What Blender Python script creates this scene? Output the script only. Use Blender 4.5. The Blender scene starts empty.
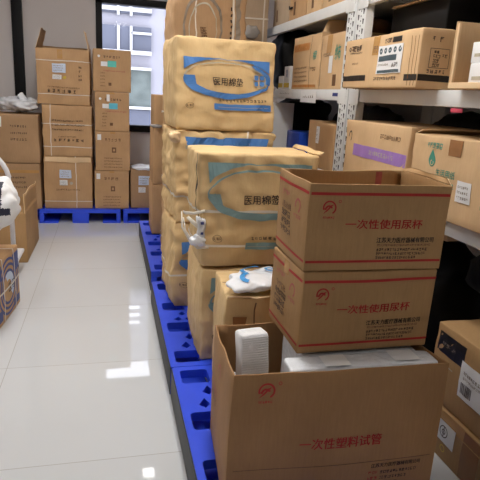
import bpy, bmesh, math, random
from mathutils import Vector, Matrix, noise
S = bpy.context.scene
C = S.collection
V = Vector
R = math.radians
PI = math.pi

# ------------------------------------------------------------------ materials
def lin(c):
    o = []
    for v in c:
        v /= 255.0
        o.append(v / 12.92 if v <= 0.04045 else ((v + 0.055) / 1.055) ** 2.4)
    return (o[0], o[1], o[2], 1.0)

def base(name):
    m = bpy.data.materials.new(name)
    m.use_nodes = True
    nt = m.node_tree
    return m, nt, nt.nodes['Principled BSDF']

def plain(name, c, rough=0.6, metal=0.0, spec=0.5, noise_amt=0.06, scale=12.0, bump=0.0, bscale=60.0):
    m, nt, b = base(name)
    b.inputs['Roughness'].default_value = rough
    b.inputs['Metallic'].default_value = metal
    b.inputs['Specular IOR Level'].default_value = spec
    tc = nt.nodes.new('ShaderNodeTexCoord')
    nz = nt.nodes.new('ShaderNodeTexNoise')
    nz.inputs['Scale'].default_value = scale
    nz.inputs['Detail'].default_value = 4
    nt.links.new(tc.outputs['Object'], nz.inputs['Vector'])
    cr = nt.nodes.new('ShaderNodeValToRGB')
    L = lin(c)
    cr.color_ramp.elements[0].position = 0.3
    cr.color_ramp.elements[1].position = 0.7
    cr.color_ramp.elements[0].color = tuple(x * (1 - noise_amt) for x in L[:3]) + (1,)
    cr.color_ramp.elements[1].color = tuple(min(1, x * (1 + noise_amt)) for x in L[:3]) + (1,)
    nt.links.new(nz.outputs['Fac'], cr.inputs['Fac'])
    nt.links.new(cr.outputs['Color'], b.inputs['Base Color'])
    if bump:
        n2 = nt.nodes.new('ShaderNodeTexNoise')
        n2.inputs['Scale'].default_value = bscale
        n2.inputs['Detail'].default_value = 3
        nt.links.new(tc.outputs['Object'], n2.inputs['Vector'])
        bp = nt.nodes.new('ShaderNodeBump')
        bp.inputs['Strength'].default_value = bump
        bp.inputs['Distance'].default_value = 0.01
        nt.links.new(n2.outputs['Fac'], bp.inputs['Height'])
        nt.links.new(bp.outputs['Normal'], b.inputs['Normal'])
    return m

def cardboard(name, c, stain=0.13, bump=0.25, crease=0.0):
    m, nt, b = base(name)
    b.inputs['Roughness'].default_value = 0.72
    b.inputs['Specular IOR Level'].default_value = 0.3
    tc = nt.nodes.new('ShaderNodeTexCoord')
    n1 = nt.nodes.new('ShaderNodeTexNoise'); n1.inputs['Scale'].default_value = 3.5; n1.inputs['Detail'].default_value = 5
    n2 = nt.nodes.new('ShaderNodeTexNoise'); n2.inputs['Scale'].default_value = 160; n2.inputs['Detail'].default_value = 2
    mp = nt.nodes.new('ShaderNodeMapping'); mp.inputs['Scale'].default_value = (1, 1, 0.08)
    nt.links.new(tc.outputs['Object'], n1.inputs['Vector'])
    nt.links.new(tc.outputs['Object'], mp.inputs['Vector'])
    nt.links.new(mp.outputs['Vector'], n2.inputs['Vector'])
    L = lin(c)
    cr = nt.nodes.new('ShaderNodeValToRGB')
    cr.color_ramp.elements[0].position = 0.28
    cr.color_ramp.elements[1].position = 0.72
    cr.color_ramp.elements[0].color = (L[0] * (1 - stain), L[1] * (1 - stain * 1.15), L[2] * (1 - stain * 1.3), 1)
    cr.color_ramp.elements[1].color = (min(1, L[0] * (1 + stain)), min(1, L[1] * (1 + stain)), min(1, L[2] * (1 + stain)), 1)
    nt.links.new(n1.outputs['Fac'], cr.inputs['Fac'])
    mx = nt.nodes.new('ShaderNodeMixRGB'); mx.blend_type = 'OVERLAY'; mx.inputs['Fac'].default_value = 0.10
    nt.links.new(cr.outputs['Color'], mx.inputs['Color1'])
    nt.links.new(n2.outputs['Fac'], mx.inputs['Color2'])
    nt.links.new(mx.outputs['Color'], b.inputs['Base Color'])
    n3 = nt.nodes.new('ShaderNodeTexNoise'); n3.inputs['Scale'].default_value = 9; n3.inputs['Detail'].default_value = 6
    nt.links.new(tc.outputs['Object'], n3.inputs['Vector'])
    bp = nt.nodes.new('ShaderNodeBump'); bp.inputs['Strength'].default_value = bump; bp.inputs['Distance'].default_value = 0.02
    nt.links.new(n3.outputs['Fac'], bp.inputs['Height'])
    last = bp
    if crease:                      # upright creases in worn, softened board on the side faces
        mp2 = nt.nodes.new('ShaderNodeMapping'); mp2.inputs['Scale'].default_value = (0.0, 1, 0.13)
        nt.links.new(tc.outputs['Object'], mp2.inputs['Vector'])
        n4 = nt.nodes.new('ShaderNodeTexNoise'); n4.inputs['Scale'].default_value = 24; n4.inputs['Detail'].default_value = 3
        nt.links.new(mp2.outputs['Vector'], n4.inputs['Vector'])
        b2 = nt.nodes.new('ShaderNodeBump'); b2.inputs['Strength'].default_value = crease; b2.inputs['Distance'].default_value = 0.03
        nt.links.new(n4.outputs['Fac'], b2.inputs['Height']); nt.links.new(bp.outputs['Normal'], b2.inputs['Normal'])
        last = b2
    nt.links.new(last.outputs['Normal'], b.inputs['Normal'])
    return m

def emit(name, c, strength):
    m, nt, b = base(name)
    b.inputs['Base Color'].default_value = lin(c)
    b.inputs['Emission Color'].default_value = lin(c)
    b.inputs['Emission Strength'].default_value = strength
    return m

def tiles_mat():
    m, nt, b = base('polished_tile')
    tc = nt.nodes.new('ShaderNodeTexCoord')
    mp = nt.nodes.new('ShaderNodeMapping')
    mp.inputs['Location'].default_value = (0.52 + 8, -1.87 + 8, 0)
    nt.links.new(tc.outputs['Object'], mp.inputs['Vector'])
    br = nt.nodes.new('ShaderNodeTexBrick')
    br.offset = 0.0; br.squash = 1.0
    br.inputs['Scale'].default_value = 1.0
    br.inputs['Brick Width'].default_value = 0.8
    br.inputs['Row Height'].default_value = 0.8
    br.inputs['Mortar Size'].default_value = 0.0016
    br.inputs['Mortar Smooth'].default_value = 0.2
    br.inputs['Color1'].default_value = lin((214, 217, 220))
    br.inputs['Color2'].default_value = lin((212, 215, 218))
    br.inputs['Mortar'].default_value = lin((176, 174, 170))
    nt.links.new(mp.outputs['Vector'], br.inputs['Vector'])
    nz = nt.nodes.new('ShaderNodeTexNoise'); nz.inputs['Scale'].default_value = 1.5; nz.inputs['Detail'].default_value = 6
    nt.links.new(tc.outputs['Object'], nz.inputs['Vector'])
    mx = nt.nodes.new('ShaderNodeMixRGB'); mx.blend_type = 'SOFT_LIGHT'; mx.inputs['Fac'].default_value = 0.08
    nt.links.new(br.outputs['Color'], mx.inputs['Color1'])
    nt.links.new(nz.outputs['Fac'], mx.inputs['Color2'])
    nt.links.new(mx.outputs['Color'], b.inputs['Base Color'])
    b.inputs['Roughness'].default_value = 0.025
    b.inputs['Specular IOR Level'].default_value = 0.55
    n2 = nt.nodes.new('ShaderNodeTexNoise'); n2.inputs['Scale'].default_value = 2.2
    nt.links.new(tc.outputs['Object'], n2.inputs['Vector'])
    bp = nt.nodes.new('ShaderNodeBump'); bp.inputs['Strength'].default_value = 0.006; bp.inputs['Distance'].default_value = 0.02
    nt.links.new(n2.outputs['Fac'], bp.inputs['Height'])
    nt.links.new(bp.outputs['Normal'], b.inputs['Normal'])
    return m

def glass_mat(name):
    m = bpy.data.materials.new(name); m.use_nodes = True
    nt = m.node_tree
    nt.nodes.remove(nt.nodes['Principled BSDF'])
    out = nt.nodes['Material Output']
    tr = nt.nodes.new('ShaderNodeBsdfTransparent'); tr.inputs['Color'].default_value = (0.93, 0.94, 0.96, 1)
    gl = nt.nodes.new('ShaderNodeBsdfGlossy'); gl.inputs['Roughness'].default_value = 0.02
    fr = nt.nodes.new('ShaderNodeFresnel'); fr.inputs['IOR'].default_value = 1.15
    mx = nt.nodes.new('ShaderNodeMixShader')
    nt.links.new(fr.outputs['Fac'], mx.inputs['Fac'])
    nt.links.new(tr.outputs[0], mx.inputs[1]); nt.links.new(gl.outputs[0], mx.inputs[2])
    nt.links.new(mx.outputs[0], out.inputs['Surface'])
    return m

def film_mat(name, c, rough=0.25, alpha=0.8):
    m = plain(name, c, rough=rough, noise_amt=0.05, scale=30, bump=0.5, bscale=45)
    m.node_tree.nodes['Principled BSDF'].inputs['Alpha'].default_value = alpha
    return m

M = {}
M['cb_brown'] = cardboard('brown_cardboard', (176, 140, 97))
M['cb_front'] = cardboard('brown_front_cardboard', (166, 127, 87))
M['cb_brown_in'] = cardboard('brown_cardboard_inside', (184, 150, 112))
M['cb_gold'] = cardboard('golden_cardboard', (221, 190, 140), bump=0.4, crease=0.6)
M['cb_back'] = cardboard('tan_cardboard', (196, 158, 116))
M['cb_dull'] = cardboard('dull_cardboard', (180, 146, 110))
M['cb_rack'] = cardboard('pale_cardboard', (214, 180, 138))
M['cb_grey'] = cardboard('greyish_cardboard', (190, 168, 142))
M['cb_edge'] = cardboard('torn_cardboard_edge', (230, 200, 158))
M['tape'] = plain('packing_tape', (196, 150, 92), rough=0.25, noise_amt=0.08)
M['tape_dark'] = plain('brown_packing_tape', (150, 104, 66), rough=0.25, noise_amt=0.1)
M['red'] = plain('red_print', (178, 44, 40), rough=0.6, noise_amt=0.1)
M['redpale'] = plain('faded_red_print', (176, 92, 84), rough=0.6, noise_amt=0.15, scale=40)
M['ink'] = plain('dark_print', (62, 46, 38), rough=0.6)
M['inksoft'] = plain('faded_dark_print', (118, 84, 56), rough=0.6, noise_amt=0.2, scale=50)
M['blueprint'] = plain('blue_print', (74, 128, 196), rough=0.5, noise_amt=0.06)
M['tealprint'] = plain('grey_teal_print', (128, 158, 160), rough=0.5, noise_amt=0.1)
M['greyprint'] = plain('pale_grey_print', (186, 178, 158), rough=0.5)
M['dimprint'] = plain('muted_grey_print', (136, 122, 106), rough=0.5)
M['purple'] = plain('purple_print', (164, 126, 196), rough=0.5)
M['green'] = plain('green_print', (70, 150, 130), rough=0.5)
M['orange'] = plain('orange_print', (200, 134, 70), rough=0.5)
M['black'] = plain('black_print', (30, 28, 28), rough=0.4)
M['slate'] = plain('slate_print', (68, 88, 98), rough=0.5)
M['white'] = plain('white_paper', (236, 236, 236), rough=0.5, noise_amt=0.02)
M['paleblue'] = plain('pale_blue_paper', (206, 218, 238), rough=0.5)
M['cyan'] = plain('cyan_sticker', (104, 196, 216), rough=0.4)
M['turq'] = plain('turquoise_sticker', (96, 200, 186), rough=0.4)
M['yellow'] = plain('yellow_print', (214, 186, 70), rough=0.5)
M['navyprint'] = plain('navy_print', (52, 66, 132), rough=0.5)
M['strap'] = plain('white_plastic_strap', (226, 218, 204), rough=0.35, noise_amt=0.05)
M['pallet'] = plain('blue_plastic', (48, 84, 236), rough=0.42, noise_amt=0.06, scale=6)
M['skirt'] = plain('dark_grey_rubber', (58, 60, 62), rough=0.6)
M['rack'] = plain('white_painted_steel', (226, 228, 228), rough=0.4, noise_amt=0.03)
M['slot'] = plain('dark_slot', (34, 34, 36), rough=0.8)
M['blackbag'] = plain('black_plastic_film', (9, 9, 10), rough=0.45, spec=0.25, bump=0.4, bscale=14)
M['blackbox'] = plain('black_plastic', (9, 9, 11), rough=0.45, spec=0.25)
M['whitebag'] = plain('white_plastic_film', (236, 238, 242), rough=0.3, bump=0.5, bscale=22)
M['clearbag'] = film_mat('clear_wrapping_film', (240, 243, 248), alpha=0.92)
M['greyfilm'] = film_mat('grey_wrapping_film', (176, 172, 168), alpha=0.8)
M['cloth'] = plain('white_woven_cloth', (236, 238, 240), rough=0.7, bump=0.3, bscale=30)
M['tubewhite'] = plain('white_tube_wrap', (244, 244, 246), rough=0.3, bump=0.3, bscale=60)
M['navycloth'] = plain('navy_marking', (28, 32, 58), rough=0.6)
M['bluemark'] = plain('blue_bag_print', (66, 150, 214), rough=0.4)
M['bluebox'] = plain('blue_plastic_box', (30, 76, 190), rough=0.4)
M['wall'] = plain('grey_white_wall_paint', (214, 208, 206), rough=0.8, noise_amt=0.02, scale=3)
M['ceil'] = plain('white_ceiling_paint', (236, 235, 232), rough=0.85, noise_amt=0.02)
M['frame'] = plain('black_window_frame', (14, 14, 16), rough=0.5, spec=0.2)
M['tiles'] = tiles_mat()
M['glass'] = glass_mat('window_glass')
M['facade'] = plain('pale_facade_paint', (130, 129, 137), rough=0.8, noise_amt=0.03, scale=1)
M['facadewhite'] = plain('white_facade_trim', (159, 159, 161), rough=0.7, noise_amt=0.02)
M['facadeglass'] = plain('grey_facade_glass', (79, 82, 94), rough=0.5, spec=0.2, noise_amt=0.16, scale=0.8)
M['facadeglassgreen'] = plain('green_reflection_glass', (83, 90, 88), rough=0.5, spec=0.2, noise_amt=0.3, scale=3)  # green of the reflections is mixed into the pane colour
M['metal'] = plain('white_enamel_tube', (226, 226, 230), rough=0.3)
M['rubber'] = plain('black_rubber', (26, 26, 26), rough=0.7)
M['pinktag'] = plain('pink_plastic', (222, 84, 110), rough=0.4)
M['lamp'] = emit('lamp_diffuser', (255, 252, 248), 32.0)
M['lamp2'] = emit('small_lamp_diffuser', (255, 252, 246), 11.0)

# ------------------------------------------------------------------ mesh builder
_tc = {}
def glyphs(s):
    if s in _tc: return _tc[s]
    c = bpy.data.curves.new('glyph_tmp', 'FONT')
    c.body = s; c.size = 1.0; c.resolution_u = 2
    o = bpy.data.objects.new('glyph_tmp', c); C.objects.link(o)
    dg = bpy.context.evaluated_depsgraph_get(); dg.update()
    me = bpy.data.meshes.new_from_object(o.evaluated_get(dg))
    vs = [v.co.copy() for v in me.vertices]
    fs = [tuple(p.vertices) for p in me.polygons]
    bpy.data.objects.remove(o); bpy.data.curves.remove(c); bpy.data.meshes.remove(me)
    x0 = min(v.x for v in vs); x1 = max(v.x for v in vs)
    y0 = min(v.y for v in vs); y1 = max(v.y for v in vs)
    _tc[s] = (vs, fs, x0, x1, y0, y1)
    return _tc[s]

class MB:
    def __init__(s):
        s.v = []; s.f = []; s.fm = []; s.fs = []; s.mats = []
    def mi(s, m):
        if m not in s.mats: s.mats.append(m)
        return s.mats.index(m)
    def add(s, vs, fs, m, smooth=False):
        o = len(s.v); k = s.mi(m)
        s.v += [V(v) for v in vs]
        for f in fs:
            s.f.append(tuple(i + o for i in f)); s.fm.append(k); s.fs.append(smooth)
    def grid(s, fn, nu, nv, m, smooth=True):
        vs = [fn(i / nu, j / nv) for j in range(nv + 1) for i in range(nu + 1)]
        fs = []
        for j in range(nv):
            for i in range(nu):
                a = j * (nu + 1) + i
                fs.append((a, a + 1, a + nu + 2, a + nu + 1))
        s.add(vs, fs, m, smooth)
    def rbox(s, c, size, m, r=0.004, n=1, mx=None, skip=''):
        c = V(c); h = [x / 2 for x in size]
        r = min(r, min(h) * 0.99)
        def axis(a):
            if r <= 0: return [-a + 2 * a * i / n for i in range(n + 1)]
            core = [-(a - r) + 2 * (a - r) * i / n for i in range(n + 1)]
            return [-a, -a + 0.3 * r] + core + [a - 0.3 * r, a]
        A = [axis(x) for x in h]
        for ax in range(3):
            u, v = [(1, 2), (2, 0), (0, 1)][ax]
            for sg in (-1, 1):
                if ('xyz'[ax] + ('-' if sg < 0 else '+')) in skip.split(','): continue
                vs = []
                for q in A[v]:
                    for p in A[u]:
                        P = [0, 0, 0]; P[ax] = sg * h[ax]; P[u] = p; P[v] = q
                        if r > 0:
                            I = [max(-(h[k] - r), min(h[k] - r, P[k])) for k in range(3)]
                            d = V([P[k] - I[k] for k in range(3)])
                            P = V(I) + d.normalized() * r
                        P = V(P)
                        if mx: P = mx @ P
                        vs.append(P + c)
                nu, nv = len(A[u]), len(A[v]); fs = []
                for j in range(nv - 1):
                    for i in range(nu - 1):
                        a = j * nu + i
                        q4 = (a, a + 1, a + nu + 1, a + nu)
                        fs.append(q4 if sg > 0 else q4[::-1])
                s.add(vs, fs, m, r > 0)
    def box(s, x0, x1, y0, y1, z0, z1, m, r=0.003, n=1, skip=''):
        s.rbox(((x0 + x1) / 2, (y0 + y1) / 2, (z0 + z1) / 2), (x1 - x0, y1 - y0, z1 - z0), m, r, n, None, skip)
    def tube(s, pts, r, m, n=10, flat=1.0):
        pts = [V(p) for p in pts]; vs = []
        up = V((0, 0, 1))
        for i, p in enumerate(pts):
            t = (pts[min(i + 1, len(pts) - 1)] - pts[max(i - 1, 0)]).normalized()
            a = t.cross(up)
            if a.length < 0.1: a = t.cross(V((0, 1, 0)))
            a.normalize(); b = t.cross(a)
            for k in range(n):
                g = 2 * PI * k / n
                vs.append(p + a * (math.cos(g) * r * flat) + b * (math.sin(g) * r))
        fs = []
        for i in range(len(pts) - 1):
            for k in range(n):
                fs.append((i * n + k, i * n + (k + 1) % n, (i + 1) * n + (k + 1) % n, (i + 1) * n + k))
        fs.append(tuple(range(n))[::-1]); fs.append(tuple(range((len(pts) - 1) * n, len(pts) * n)))
        s.add(vs, fs, m, True)
    def blob(s, c, size, m, e=0.7, amp=0.05, fr=6.0, seed=0, nu=36, nv=22, mx=None):
        c = V(c); vs = []
        def sp(x, p): return math.copysign(abs(x) ** p, x)
        for j in range(nv + 1):
            ph = -PI / 2 + PI * j / nv
            for i in range(nu):
                th = 2 * PI * i / nu
                p = V((sp(math.cos(ph), e) * sp(math.cos(th), e), sp(math.cos(ph), e) * sp(math.sin(th), e), sp(math.sin(ph), e)))
                q = V((p.x * size[0], p.y * size[1], p.z * size[2])) / 2
                d = noise.noise(q * fr + V((seed * 3.1, seed * 1.7, 0))) + 0.5 * noise.noise(q * fr * 2.6 + V((0, seed, 5)))
                d2 = abs(noise.noise(q * fr * 1.5 + V((9, seed, 1))))
                q = q * (1 + amp * d - amp * 0.8 * (0.3 - d2))
                if mx: q = mx @ q
                vs.append(q + c)
        fs = []
        for j in range(nv):
            for i in range(nu):
                fs.append((j * nu + i, j * nu + (i + 1) % nu, (j + 1) * nu + (i + 1) % nu, (j + 1) * nu + i))
        s.add(vs, fs, m, True)
    def build(s, name, parent=None, disp=None, loc=None, weld=True):
        if disp: s.v = [disp(p) for p in s.v]
        me = bpy.data.meshes.new(name)
        me.from_pydata([tuple(v) for v in s.v], [], s.f)
        for m in s.mats: me.materials.append(m)
        me.polygons.foreach_set('material_index', s.fm)
        me.polygons.foreach_set('use_smooth', s.fs)
        if weld:
            bm = bmesh.new(); bm.from_mesh(me)
            bmesh.ops.remove_doubles(bm, verts=bm.verts, dist=1e-6)
            bm.to_mesh(me); bm.free()
        me.update()
        o = bpy.data.objects.new(name, me); C.objects.link(o)
        if parent: o.parent = parent
        if loc: o.location = loc
        return o

def tag(o, label, cat, group=None, kind=None):
    if label: o['label'] = label
    if cat: o['category'] = cat
    if group: o['group'] = group
    if kind: o['kind'] = kind
    return o

def empty(name, loc, label, cat, rz=0, group=None):
    o = bpy.data.objects.new(name, None); C.objects.link(o)
    o.empty_display_size = 0.1
    o.location = loc; o.rotation_euler = (0, 0, R(rz))
    return tag(o, label, cat, group)

def struct(o):
    o['kind'] = 'structure'; return o

# ------------------------------------------------------------------ cartons
class Carton:
    """w (x) by d (y) by h, origin at the middle of its base, front towards -y."""
    def __init__(s, name, label, loc, size, mat='cb_back', rz=0.0, bulge=0.008, amp=0.004, fr=4.0, lean=(0, 0), seed=0,
                 group=None, crush=0.0, open_top=False, inner='cb_brown_in', r=0.006, top_amp=0.0, n=12, cat='cardboard box', t=0.006):
        s.w, s.d, s.h = size
        s.mat = M[mat]; s.inner = M[inner]
        s.bulge, s.amp, s.fr, s.lean, s.seed, s.crush, s.top_amp = bulge, amp, fr, lean, seed, crush, top_amp
        s.slope = 0.0; s.wrinkle = 0.011 if crush > .011 else 0.0
        s.root = empty(name, loc, label, cat, rz, group)
        s.b = MB(); s.parts = []
        w, d, h = size
        if not open_top:
            s.b.rbox((0, 0, h / 2), (w, d, h), s.mat, r, n)
        else:
            s.b.rbox((0, -d / 2 + t / 2, h / 2), (w, t, h), s.mat, 0.0015, n)
            s.b.rbox((0, d / 2 - t / 2, h / 2), (w, t, h), s.mat, 0.0015, n)
            s.b.rbox((-w / 2 + t / 2, 0, h / 2), (t, d - 2 * t, h), s.mat, 0.0015, n)
            s.b.rbox((w / 2 - t / 2, 0, h / 2), (t, d - 2 * t, h), s.mat, 0.0015, n)
            s.b.rbox((0, 0, t / 2), (w - 2 * t, d - 2 * t, t), s.mat, 0.0015, 6)
    def disp(s, p):
        p = V(p)
        qx, qy, qz = p.x / (s.w / 2), p.y / (s.d / 2), p.z / (s.h / 2) - 1
        cl = lambda q: max(0.0, 1 - q * q)
        o = V((s.bulge * qx * cl(qy) * cl(qz), s.bulge * qy * cl(qx) * cl(qz), s.bulge * 0.25 * qz * cl(qx) * cl(qy) if qz > 0 else 0))
        sd = V((s.seed * 7.3, s.seed * 2.9, s.seed * 5.1))
        nv = noise.noise_vector(p * s.fr + sd) * s.amp
        lowz = min(1.0, max(0.0, p.z / (0.25 * s.h)))
        nv.z *= lowz
        o += nv
        if s.crush:
            k = max(0.0, max(abs(qx) - 0.55, 0) + max(abs(qy) - 0.55, 0) + max(abs(qz) - 0.6, 0))
            cv = noise.noise_vector(p * 19 + sd) * s.crush * .7 * min(1.0, k * 1.6)
            cv.z *= lowz
            if cv.z > 0: cv.z *= .3
            o += cv
        if s.wrinkle and qx < -.8 and 0 < p.z < s.h:
            r1 = noise.noise(V((p.y * 21, p.z * 3.0, s.seed * 3.3))); r2 = noise.noise(V((p.y * 5, p.z * 14, s.seed * 1.3)))
            o.x -= s.wrinkle * ((0.5 - abs(r1)) * 1.3 + .5 * (0.4 - abs(r2))) * min(1, (1 - abs(qz)) * 6) * min(1, (1 - abs(qy)) * 5 + .15)
        if s.top_amp and qz > 0.3:
            tn = noise.noise_vector(V((p.x, p.y, 0)) * 5 + sd) * s.top_amp * (qz - 0.3) / 0.7
            tn.z *= 0.45
            o += tn
        if s.top_amp == 0 and p.z > .7 * s.h and o.z > 0: o.z = 0
        if s.slope: o.z -= s.slope * (qy + 1) / 2 * p.z / s.h; o.x += .022 * (qy + 1) / 2 * (1 - qx) / 2
        return p + o + V((s.lean[0] * p.z, s.lean[1] * p.z, 0))
    def uv(s, f, u, v, e=0.0014):
        w, d, h = s.w, s.d, s.h
        if s.crush > .009: e = e * 1.6 + .0045
        if f == 'F': return V((-w / 2 + u, -d / 2 - e, v))
        if f == 'L': return V((-w / 2 - e, d / 2 - u, v))
        if f == 'R': return V((w / 2 + e, -d / 2 + u, v))
        if f == 'T': return V((-w / 2 + u, -d / 2 + v, h + e))
        if f == 'B': return V((w / 2 - u, d / 2 + e, v))
        if f == 'IB': return V((-w / 2 + u, d / 2 - 0.006 - e, v))
    def patch(s, f, u0, u1, v0, v1, m, e=0.0014, b=None, n=None):
        nu = n or max(1, int(abs(u1 - u0) / 0.03)); nv = max(1, int(abs(v1 - v0) / 0.03))
        (b or s.b).grid(lambda a, c: s.uv(f, u0 + (u1 - u0) * a, v0 + (v1 - v0) * c, e), nu, nv, M[m], False)
    def strip(s, f, A, B, m, e=0.0014):
        n = len(A)
        vs = [s.uv(f, *a, e) for a in A] + [s.uv(f, *b, e) for b in B]
        s.b.add(vs, [(i, i + 1, n + i + 1, n + i) for i in range(n - 1)], M[m])
    def poly(s, f, P, m, e=0.0016):
        s.b.add([s.uv(f, *p, e) for p in P], [tuple(range(len(P)))], M[m])
    def arc(s, f, c, r0, r1, a0, a1, m, n=20, sy=1.0, e=0.0016):
        A = [(c[0] + r0 * math.cos(R(a0 + (a1 - a0) * i / n)), c[1] + sy * r0 * math.sin(R(a0 + (a1 - a0) * i / n))) for i in range(n + 1)]
        B = [(c[0] + r1 * math.cos(R(a0 + (a1 - a0) * i / n)), c[1] + sy * r1 * math.sin(R(a0 + (a1 - a0) * i / n))) for i in range(n + 1)]
        s.strip(f, A, B, m, e)
    def text(s, f, t, u0, u1, v0, v1, m, e=0.0017, vert=False):
        if vert:
            n = len(t); hh = (v1 - v0) / n
            for i, ch in enumerate(t):
                s.text(f, ch, u0, u1, v1 - (i + 0.92) * hh, v1 - (i + 0.08) * hh, m, e)
            return
        vs, fs, x0, x1, y0, y1 = glyphs(t)
        P = [s.uv(f, u0 + (q.x - x0) / (x1 - x0) * (u1 - u0), v0 + (q.y - y0) / (y1 - y0) * (v1 - v0), e) for q in vs]
        s.b.add(P, fs, M[m])
        k = (v1 - v0) * .035
        s.b.add([s.uv(f, u0 + (q.x - x0) / (x1 - x0) * (u1 - u0) + k, v0 + (q.y - y0) / (y1 - y0) * (v1 - v0) + k * .6, e + .0002) for q in vs], fs, M[m])
    def marks(s, f, u0, u1, v, hgt, m, seed=1, e=0.0016, gap=0.25, lo=0.5):
        """a line of print too small to read: little strokes in a row"""
        rnd = random.Random(seed); u = u0; t = hgt * .16
        while u < u1:
            wd = hgt * rnd.uniform(lo, 1.0)
            if u + wd > u1: break
            bars = rnd.sample((0, .28, .56, .84), rnd.choice((2, 3)))
            for q in bars:
                a0 = rnd.choice((0, 0, .15)); a1 = rnd.choice((1, 1, .8))
                s.patch(f, u + wd * a0, u + wd * a1, v + hgt * q, v + hgt * q + t, m, e, n=1)
            for q in rnd.sample((.05, .42, .78), rnd.choice((1, 2))):
                s.patch(f, u + wd * q, u + wd * (q + .2), v + hgt * rnd.choice((0, .2)), v + hgt, m, e, n=1)
            u += wd + hgt * gap
    def part(s, name, label=None, mb=None):
        b = mb or MB(); s.parts.append((name, b, label)); return b
    def sticker(s, f, u0, u1, v0, v1, m, name='sticker', label=None, e=0.0026, ink=True, seed=3):
        b = s.part(name, label)
        nu = max(1, int((u1 - u0) / 0.03))
        s.patch(f, u0, u1, v0, v1, m, e, b)
        s.patch(f, u0, u1, v0, v1, m, e - 0.0008, b)
        if ink:
            keep = s.b; s.b = b
            hh = (v1 - v0)
            for k in range(3):
                s.marks(f, u0 + (u1 - u0) * 0.1, u0 + (u1 - u0) * 0.85, v0 + hh * (0.16 + 0.26 * k), hh * 0.12, 'dimprint', seed + k, e + 0.0008, gap=0.4)
            s.b = keep
        return b
    def strap(s, z=None, x=None, wd=0.012, e=0.004, y=None, m='strap'):
        b = s.part('strap')
        w, d, h = s.w / 2 + e, s.d / 2 + e, s.h + e
        if z is not None:
            seg = [((-w, -d), (w, -d)), ((w, -d), (w, d)), ((w, d), (-w, d)), ((-w, d), (-w, -d))]
            for (a, c) in seg:
                b.grid(lambda p, q: V((a[0] + (c[0] - a[0]) * p, a[1] + (c[1] - a[1]) * p, z + wd * (q - 0.5))), 14, 1, M[m])
        elif x is not None:
            seg = [((-d, 0.004), (-d, h)), ((-d, h), (d, h)), ((d, h), (d, 0.004))]
            for (a, c) in seg:
                b.grid(lambda p, q: V((x + wd * (q - 0.5), a[0] + (c[0] - a[0]) * p, a[1] + (c[1] - a[1]) * p)), 14, 1, M[m])
        else:
            seg = [((-w, 0.004), (-w, h)), ((-w, h), (w, h)), ((w, h), (w, 0.004))]
            for (a, c) in seg:
                b.grid(lambda p, q: V((a[0] + (c[0] - a[0]) * p, y + wd * (q - 0.5), a[1] + (c[1] - a[1]) * p)), 14, 1, M[m])
    def flap(s, side, ln, ang, m=None, inset=0.004, skew=0.0, label=None):
        """a top flap hinged on a rim; ang 0 = straight up, positive leans outwards"""
        b = s.part('flap', label); t = 0.005
        along = (s.w if side in 'FB' else s.d) - 2 * inset
        a = R(ang)
        def fn(u, v, k):
            out = v * ln * math.sin(a) + k * t * math.cos(a) * -1
            up = v * ln * math.cos(a) + k * t * math.sin(a)
            q = (u - 0.5) * along * (1 - skew * v)
            out += 0.008 * math.sin(u * 7 + s.seed) * v; 
            if side == 'F': return V((q, -s.d / 2 - out, s.h + up))
            if side == 'B': return V((q, s.d / 2 + out, s.h + up))
            if side == 'L': return V((-s.w / 2 - out, q, s.h + up))
            return V((s.w / 2 + out, q, s.h + up))
        mm = M[m] if m else s.mat
        for k in (0, 1): b.grid(lambda u, v: fn(u, v, k), 10, 5, mm)
        E = M['cb_edge']
        b.grid(lambda u, k: fn(u, 1, k), 10, 1, E, False)
        b.grid(lambda v, k: fn(0, v, k), 5, 1, E, False)
        b.grid(lambda v, k: fn(1, v, k), 5, 1, E, False)
        b.grid(lambda u, k: fn(u, 0, k), 10, 1, E, False)
        return b
    def tape_top(s, m='tape', along='x', drop=0.06, wd=0.05):
        b = s.part('tape')
        if along == 'x':
            s.patch('T', 0.004, s.w - 0.004, s.d / 2 - wd / 2, s.d / 2 + wd / 2, m, 0.0018, b)
            for f in 'LR': s.patch(f, s.d / 2 - wd / 2, s.d / 2 + wd / 2, s.h - drop, s.h - 0.005, m, 0.0018, b)
        else:
            s.patch('T', s.w / 2 - wd / 2, s.w / 2 + wd / 2, 0.004, s.d - 0.004, m, 0.0018, b)
            s.patch('F', s.w / 2 - wd / 2, s.w / 2 + wd / 2, s.h - drop, s.h - 0.005, m, 0.0018, b)
    def finish(s):
        if not s.parts:                         # one plain mesh is the thing itself
            o = s.b.build(s.root.name, None, s.disp)
            o.location = s.root.location; o.rotation_euler = s.root.rotation_euler
            for k in ('label', 'category', 'group'):
                if k in s.root: o[k] = s.root[k]
            nm = s.root.name
            bpy.data.objects.remove(s.root); o.name = nm; s.root = o
            return o
        s.b.build('body', s.root, s.disp)
        for n, b, lab in s.parts:
            o = b.build(n, s.root, s.disp)
            if lab: o['label'] = lab
        return s.root

# ------------------------------------------------------------------ the room
def boxobj(name, x0, x1, y0, y1, z0, z1, m, parent=None, r=0.0):
    b = MB(); b.box(x0, x1, y0, y1, z0, z1, M[m], r); return b.build(name, parent)

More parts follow.
